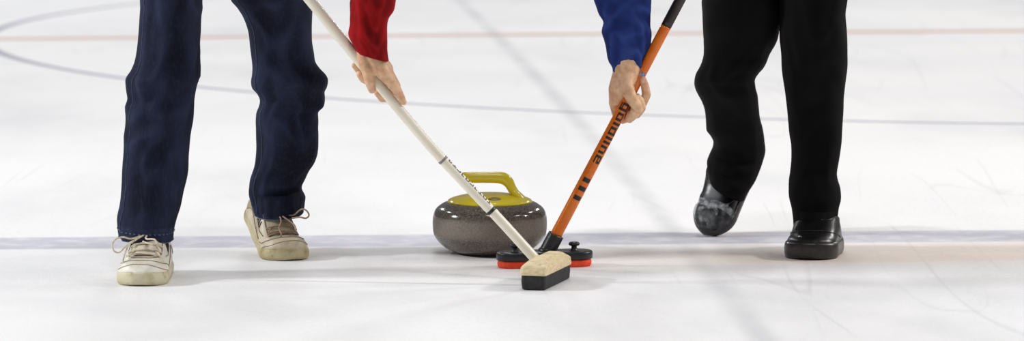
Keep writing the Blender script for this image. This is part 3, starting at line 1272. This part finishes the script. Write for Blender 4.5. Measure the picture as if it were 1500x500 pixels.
    stitch_row(sts[0], rA, nA - 5, 80)
    stitch_row(sts[0], rA, nA - 1, 80, .0006, 1, .0009)
    stitch_row(sts[1], rB, nB - 1, 80, .0006, 1, .0009)
    ses = []
    for rings, n, k in ((rA, nA, 49), (rB, nB, 49)):
        se = bmesh.new()
        ses.append(se)
        for dk in (0,):
            pts = []
            for i in range(20, n - 2):
                v = rings[i][k].co
                c = sum((x.co for x in rings[i]), V()) / 80
                pts.append(v + (v - c).normalized() * .0004)
            add_tube(se, pts, .0013, 6)
    s0 = len(bm.verts)
    add_ellipsoid(bm, pel + V((0, .01, .02)), (.175, .125, .13), None, 40, 24)
    set_fold(bm, s0)
    jeans = link('jeans', bm, M['denim'], body)
    for st, se in zip(sts, ses):
        link('hem_stitching', st, M['thread'], jeans)
        link('side_seam', se, M['seam_thread'], jeans)

    # ---- red sweater
    bm = bmesh.new()
    add_chain(bm, [(pel + V((.01, -.03, .06)), .145), (V((-.655, -.56, 1.02)), .15), (V((-.59, -.70, 1.07)), .14)])
    add_capsule(bm, shL, .085, shR, .085)
    add_chain(bm, [(neck + V((0, 0, -.02)), .098), (neck + V((.005, -.04, .035)), .068)])
    add_chain(bm, [(shL, .082), (elL + V((0, 0, .03)), .068), (elL + V((0, 0, -.01)), .060)])
    add_chain(bm, [(shR, .082), (elR, .064), (elR.lerp(w2, .85), .044)])
    sweater = garment(bm, 'sweater', M['red_knit'], body)
    S = [(-70, 510, 584, -.672), (-40, 511, 583, -.672), (0, 513.2, 578.5, -.672), (10, 512.6, 577.5, -.672), (18, 512.5, 575, -.673), (27, 512.5, 568.5, -.674), (37, 513, 566, -.675), (48, 511.6, 566, -.676), (58, 513, 566.5, -.677), (68, 517, 567, -.678), (81, 522, 568, -.679)]
    bm = bmesh.new()
    sleeve_rows(bm, [row_px(*r, .95) for r in S], 9.2, (-.34, .1), .0085)
    join_into(sweater, link('t', bm, M['red_knit']))

    # ---- shoes
    toe = G(203, 420.5)
    hd = V((-.07, -1, 0)).normalized()
    sa = Shoe(.30, .123, shoe_matrix(toe, hd, L=.30), sole_h=.030)
    white_shoe(body, sa, False, [
        [P(194, 350, -.60), P(180, 347.5, -.62), P(169, 351, -.635), P(164.5, 359, -.645), P(167, 368, -.65), P(175, 370, -.65), P(182, 363, -.645), P(190, 356, -.63), P(199, 352, -.61)],
        [P(214, 350, -.60), P(226, 351, -.62), P(229, 357, -.63), P(221, 358, -.63), P(209, 354, -.62)],
        [P(192, 356, -.63), P(185, 367, -.645), P(181, 378, -.66), P(180, 388, -.665)]])
    toe = G(430, 383)
    hd = V((.40, -.92, 0)).normalized()
    L = .295
    sb = Shoe(L, .120, shoe_matrix(toe, hd, L=L), bend=radians(25), sole_h=.028, inst=.74)
    white_shoe(body, sb, True, [
        [P(428, 316, -.135), P(438, 309, -.14), P(444, 306.5, -.145), P(450, 310, -.15), P(452.5, 316, -.155), P(448, 320, -.16), P(439, 318.5, -.16), P(428, 320, -.155)],
        [P(412, 324, -.155), P(409, 334, -.175), P(412, 343, -.19), P(410, 349, -.20)],
        [P(424, 324, -.155), P(431, 330, -.17), P(434, 337, -.185)]])


# ---- person in black trousers -----------------------------------------------
def person_black():
    hipD, hipC = V((.755, -.06, .87)), V((.590, -.02, .87))
    pel = V((.672, -.03, .90))
    neck = V((.54, -.50, 1.14))
    headc = V((.515, -.62, 1.26))
    shR, elR = V((.355, -.42, 1.06)), V((.250, -.35, .765))
    shL, elL = V((.70, -.46, 1.09)), V((.83, -.38, .96))
    bm = bmesh.new()
    add_chain(bm, [(pel, .10), (V((.62, -.27, 1.03)), .105), (neck, .066)])
    add_chain(bm, [(neck, .055), (headc + V((0, .03, -.03)), .055)])
    add_capsule(bm, shL, .048, shR, .048)
    add_chain(bm, [(pel, .09), (hipD, .085), (P(1194, 110, -.08), .050), (P(1195, 230, -.03), .048), (P(1194, 325, -.01), .034), (P(1192, 350, -.03), .036)])
    add_chain(bm, [(P(1192, 352, -.04), .034), (P(1190, 366, -.12), .024)])
    add_chain(bm, [(pel, .09), (hipC, .085), (P(1066, 112, .08), .052), (P(1076, 190, .26), .046), (P(1075, 240, .38), .034), (P(1066, 280, .36), .030), (P(1054, 322, .32), .022)])
    # near hand (right hand) round the shaft
    Yh = oY(135)
    q = lambda x, y, d: P(x, y, Yh - d)
    wrist = q(919, 100, .004)
    add_chain(bm, [(shR, .05), (elR, .042), (q(914, 60, .0), .034), (wrist, .027)])
    add_chain(bm, [(q(912, 101, .004), .0215), (q(926, 101, .004), .0205)])
    # palm and back of the hand behind and left of the shaft
    add_chain(bm, [(q(915, 106, .004), .025), (q(910, 124, .0), .024), (q(904, 144, -.012), .019)])
    add_chain(bm, [(q(924, 106, .004), .022), (q(918, 124, .012), .020)])
    add_chain(bm, [(q(908, 112, -.002), .020), (q(902, 130, -.006), .018), (q(900, 152, -.020), .0135)])
    # thumb side crossing in front of the shaft
    add_chain(bm, [(q(918, 112, .012), .021), (q(918, 125, .022), .0185), (q(921, 136, .029), .0160), (q(928, 149, .031), .0138), (q(934, 157, .026), .0125), (q(936, 161, .022), .011)])
    # forefinger tip, coming round on the right
    add_chain(bm, [(q(904, 140, -.016), .015), (q(922, 152, -.034), .0115), (q(941, 152, -.022), .0112), (q(947, 139, -.002), .0112), (q(945, 127, .010), .0104), (q(942, 117, .014), .0088)])
    # middle, ring, little finger below it
    add_chain(bm, [(q(902, 146, -.018), .0145), (q(916, 164, -.034), .0115), (q(933, 167, -.024), .0112), (q(940, 158, -.004), .0108), (q(938, 148, .010), .0098), (q(934, 142, .015), .0085)])
    add_chain(bm, [(q(900, 150, -.020), .0135), (q(908, 168, -.034), .011), (q(922, 174, -.024), .0108), (q(930, 168, -.006), .0104), (q(929, 160, .008), .0095)])
    add_chain(bm, [(q(899, 150, -.022), .0125), (q(902, 166, -.034), .010), (q(912, 176, -.028), .0098), (q(921, 173, -.010), .0094), (q(923, 167, .004), .0085)])
    # far hand high on the shaft
    Yh2 = oY(-150)
    h = lambda x, y, d: P(x, y, Yh2 - d)
    w2 = h(1112, -158, .025)
    add_chain(bm, [(shL, .05), (elL, .036), (elL.lerp(w2, .55), .031), (w2, .025)])
    for i in range(4):
        x, y = 1092 - 5.5 * i, -172 + 11 * i
        add_chain(bm, [(w2, .020), (h(x, y, .034), .0125), (h(x - 14, y - 3, .032), .0108), (h(x - 22, y + 1, .006), .0098), (h(x - 16, y + 6, -.018), .0085)])
    add_chain(bm, [(w2, .020), (h(1098, -150, -.012), .0135), (h(1082, -148, -.026), .0118), (h(1070, -146, -.020), .0095)])
    wf, R = add_head(bm, headc, (-.35, -.75, -.62), (-.1, -.5, .85))
    body = remesh_body('person', bm, M['skin'], .0020, 3)
    body['label'] = 'person in black trousers, blue sleeve and black shoes, gripping the orange broom'
    body['category'] = 'person'
    finish_head(body, wf, R)
    nail(body, q(941.5, 119, .0235), (-.03, 0, 1), (-.35, -1, .1), .0062, .0048)

    # ---- trousers
    D = [(0, 1142, 1241, -.07), (20, 1142, 1238, -.07), (40, 1142, 1239.5, -.072), (60, 1143, 1240.5, -.074), (80, 1145, 1240.5, -.076), (100, 1146, 1240, -.078), (120, 1148, 1237.5, -.075), (140, 1150.5, 1235.5, -.07), (160, 1153, 1235, -.06), (180, 1155, 1234, -.05),
         (200, 1157, 1233, -.04), (211, 1159, 1232, -.035), (232, 1159.5, 1229, -.03), (253, 1157.5, 1225.5, -.02), (264, 1156, 1227, -.02), (274, 1155.5, 1230, -.02), (290, 1156, 1231.5, -.025), (305, 1159.5, 1228.5, -.03), (320, 1161.5, 1227, -.04), (335, 1162.5, 1227, -.05)]
    C = [(0, 1028, 1144, -.02), (20, 1029, 1146, -.01), (40, 1030, 1142.5, .0), (60, 1031, 1138, .02), (80, 1031, 1127, .04), (92, 1028, 1122, .05), (100, 1024.5, 1117, .06), (108, 1020.5, 1109.5, .07), (116, 1018, 1105, .08), (124, 1017.6, 1106, .10), (132, 1020, 1108, .115), (140, 1024, 1110, .13),
         (150, 1028.5, 1111, .155), (160, 1032, 1112, .18), (172, 1034, 1113, .21), (184, 1034.5, 1116, .24), (194, 1035.5, 1118.5, .265), (203, 1041, 1120, .285), (214, 1045, 1121.5, .31), (226, 1043.5, 1118, .335), (238, 1039, 1113, .325), (250, 1035.5, 1107, .325), (260, 1036, 1100, .32), (269, 1038, 1094, .315), (277, 1039, 1091, .31)]
    bm = bmesh.new()
    rows = [(hipD.x, hipD.y, .96, .05, .06), (hipD.x, hipD.y + .01, .93, .085, .10), (hipD.x + .005, hipD.y - .005, .83, .09, .105)] + [row_px(*r, 1.02) for r in D]
    loft_leg(bm, rows, 170, 3.3, .0034, hem_tilt=(.0, .10), knee=.46)
    rows = [(hipC.x, hipC.y, .96, .05, .06), (hipC.x, hipC.y + .01, .93, .085, .10), (hipC.x + .005, hipC.y + .005, .83, .093, .105)] + [row_px(*r, .98 if r[0] < 255 else 1.15) for r in C]
    loft_leg(bm, rows, 170, 8.1, .0038, hem_tilt=(-.50, .30), knee=.44)
    s0 = len(bm.verts)
    add_ellipsoid(bm, pel + V((0, .01, .02)), (.165, .125, .13), None, 40, 24)
    set_fold(bm, s0)
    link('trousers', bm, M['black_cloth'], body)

    # ---- blue top
    bm = bmesh.new()
    add_chain(bm, [(pel + V((-.01, -.03, .06)), .145), (V((.615, -.29, 1.03)), .15), (V((.56, -.43, 1.08)), .14)])
    add_capsule(bm, shL, .085, shR, .085)
    add_chain(bm, [(neck + V((0, 0, -.02)), .098), (neck + V((-.005, -.04, .035)), .068)])
    add_chain(bm, [(shR, .085), (elR + V((0, 0, .03)), .078), (elR + V((.005, 0, -.01)), .070)])
    add_chain(bm, [(shL, .082), (elL, .064), (elL.lerp(w2, .85), .044)])
    jacket = garment(bm, 'jacket', M['blue_knit'], body)
    S = [(-70, 852, 950, -.352), (-40, 858, 952, -.352), (0, 871, 953, -.350), (20, 878, 953, -.348), (32, 884.5, 953, -.346), (42, 883, 953, -.345), (50, 883, 953, -.344), (60, 886, 952.5, -.343), (76, 890, 950, -.340), (88, 892.5, 946, -.338), (97, 898, 942, -.336), (106, 899, 938, -.335)]
    bm = bmesh.new()
    sleeve_rows(bm, [row_px(*r, .78) for r in S], 4.4, (.22, .1), .0085)
    join_into(jacket, link('t', bm, M['blue_knit']))

    # ---- shoes
    toe = G(1184, 382)
    hd = V((-.20, -.98, 0)).normalized()
    black_shoe(body, Shoe(.30, .132, shoe_matrix(toe, hd, L=.30), sole_h=.040, inst=.92, toe_h=.85, mid=.98))
    # trailing foot, heel up, clear tape round the toe
    toe = G(1038, 346.5)
    dirv = V((-.105, -.15, -.22)).normalized()
    L = .285
    xa = dirv
    zc = V((-.60, -1, .30))                    # instep towards the camera
    za = (zc - xa * zc.dot(xa)).normalized()
    ya = za.cross(xa)
    R = Matrix((xa, ya, za)).transposed().to_4x4()
    mt = Matrix.Translation(V((toe.x, toe.y, .0026))) @ R @ Matrix.Translation(V((-L, 0, -.012)))
    sc = Shoe(L, .114, mt, sole_h=.026, inst=.86, toe_h=1.0, mid=.98)
    sh = black_shoe(body, sc)
    bm = bmesh.new()
    sc.upper(bm, .77, .985, .0035, 40, .003, 3.0)
    tp = link('toe_tape', bm, M['tape'], sh)
    bm = bmesh.new()
    for k, (t0, t1, a0, a1, wd) in enumerate([(.80, .745, 2.75, .95, .013), (.86, .73, 1.9, 1.3, .008), (.75, .84, 2.3, 1.25, .006), (.975, .88, 1.05, .95, .010)]):
        g = []
        for i in range(25):
            f = i / 24
            t = t0 + (t1 - t0) * f
            a = a0 + (a1 - a0) * f
            row = []
            for j in range(6):
                p = sc.surf(t + (j - 2.5) * wd, a, .006 + .0015 * k + .0025 * noise.noise(V((f * 6 + k, j * .5, 1))))
                row.append(bm.verts.new(sc.world(p)))
            g.append(row)
        for i in range(24):
            for j in range(5):
                bm.faces.new((g[i][j], g[i][j + 1], g[i + 1][j + 1], g[i + 1][j]))
    link('tape_strip', bm, M['tape_band'], sh)


person_jeans()
person_black()

# ------------------------------------------------------------------ light
w = bpy.data.worlds.new('World')
scn.world = w
w.use_nodes = True
bg = w.node_tree.nodes['Background']
bg.inputs[0].default_value = (.97, .98, 1, 1)
bg.inputs[1].default_value = .21


def lamp(name, loc, target, size, power, col):
    d = bpy.data.lights.new(name, 'AREA')
    d.shape = 'RECTANGLE'
    d.size, d.size_y = size
    d.energy = power
    d.color = col
    o = bpy.data.objects.new(name, d)
    COL.objects.link(o)
    o.location = loc
    o.rotation_euler = (V(target) - V(loc)).to_track_quat('-Z', 'Y').to_euler()
    return o


COOL, WARM = (.95, .975, 1.0), (1.0, .965, .92)
for i, (x, y, z, p, c) in enumerate([
        (-6.5, -2.5, 6.0, 420, COOL), (-6.5, 4.0, 6.0, 420, COOL), (-6.5, 11, 6.0, 1600, COOL),
        (6.5, -2.5, 6.0, 420, WARM), (6.5, 4.0, 6.0, 420, WARM), (6.5, 11, 6.0, 1500, WARM),
        (0, -5.0, 7.5, 760, COOL), (0, 2.0, 7.5, 420, WARM), (0, 10.0, 7.5, 900, COOL)]):
    lamp('arena_lamp', (x, y, z), (x * .25, y * .8 + 1, 0), (1.4, .5), p * .165, c)

lamp('arena_lamp', (-8.0, -.9, 4.2), (0, .2, 0), (.9, .5), 470, COOL)
lamp('arena_lamp', (8.0, .6, 4.8), (0, -.2, 0), (2.2, .8), 430, WARM)

scn.view_settings.view_transform = 'Standard'
scn.view_settings.look = 'None'
scn.view_settings.exposure = 0
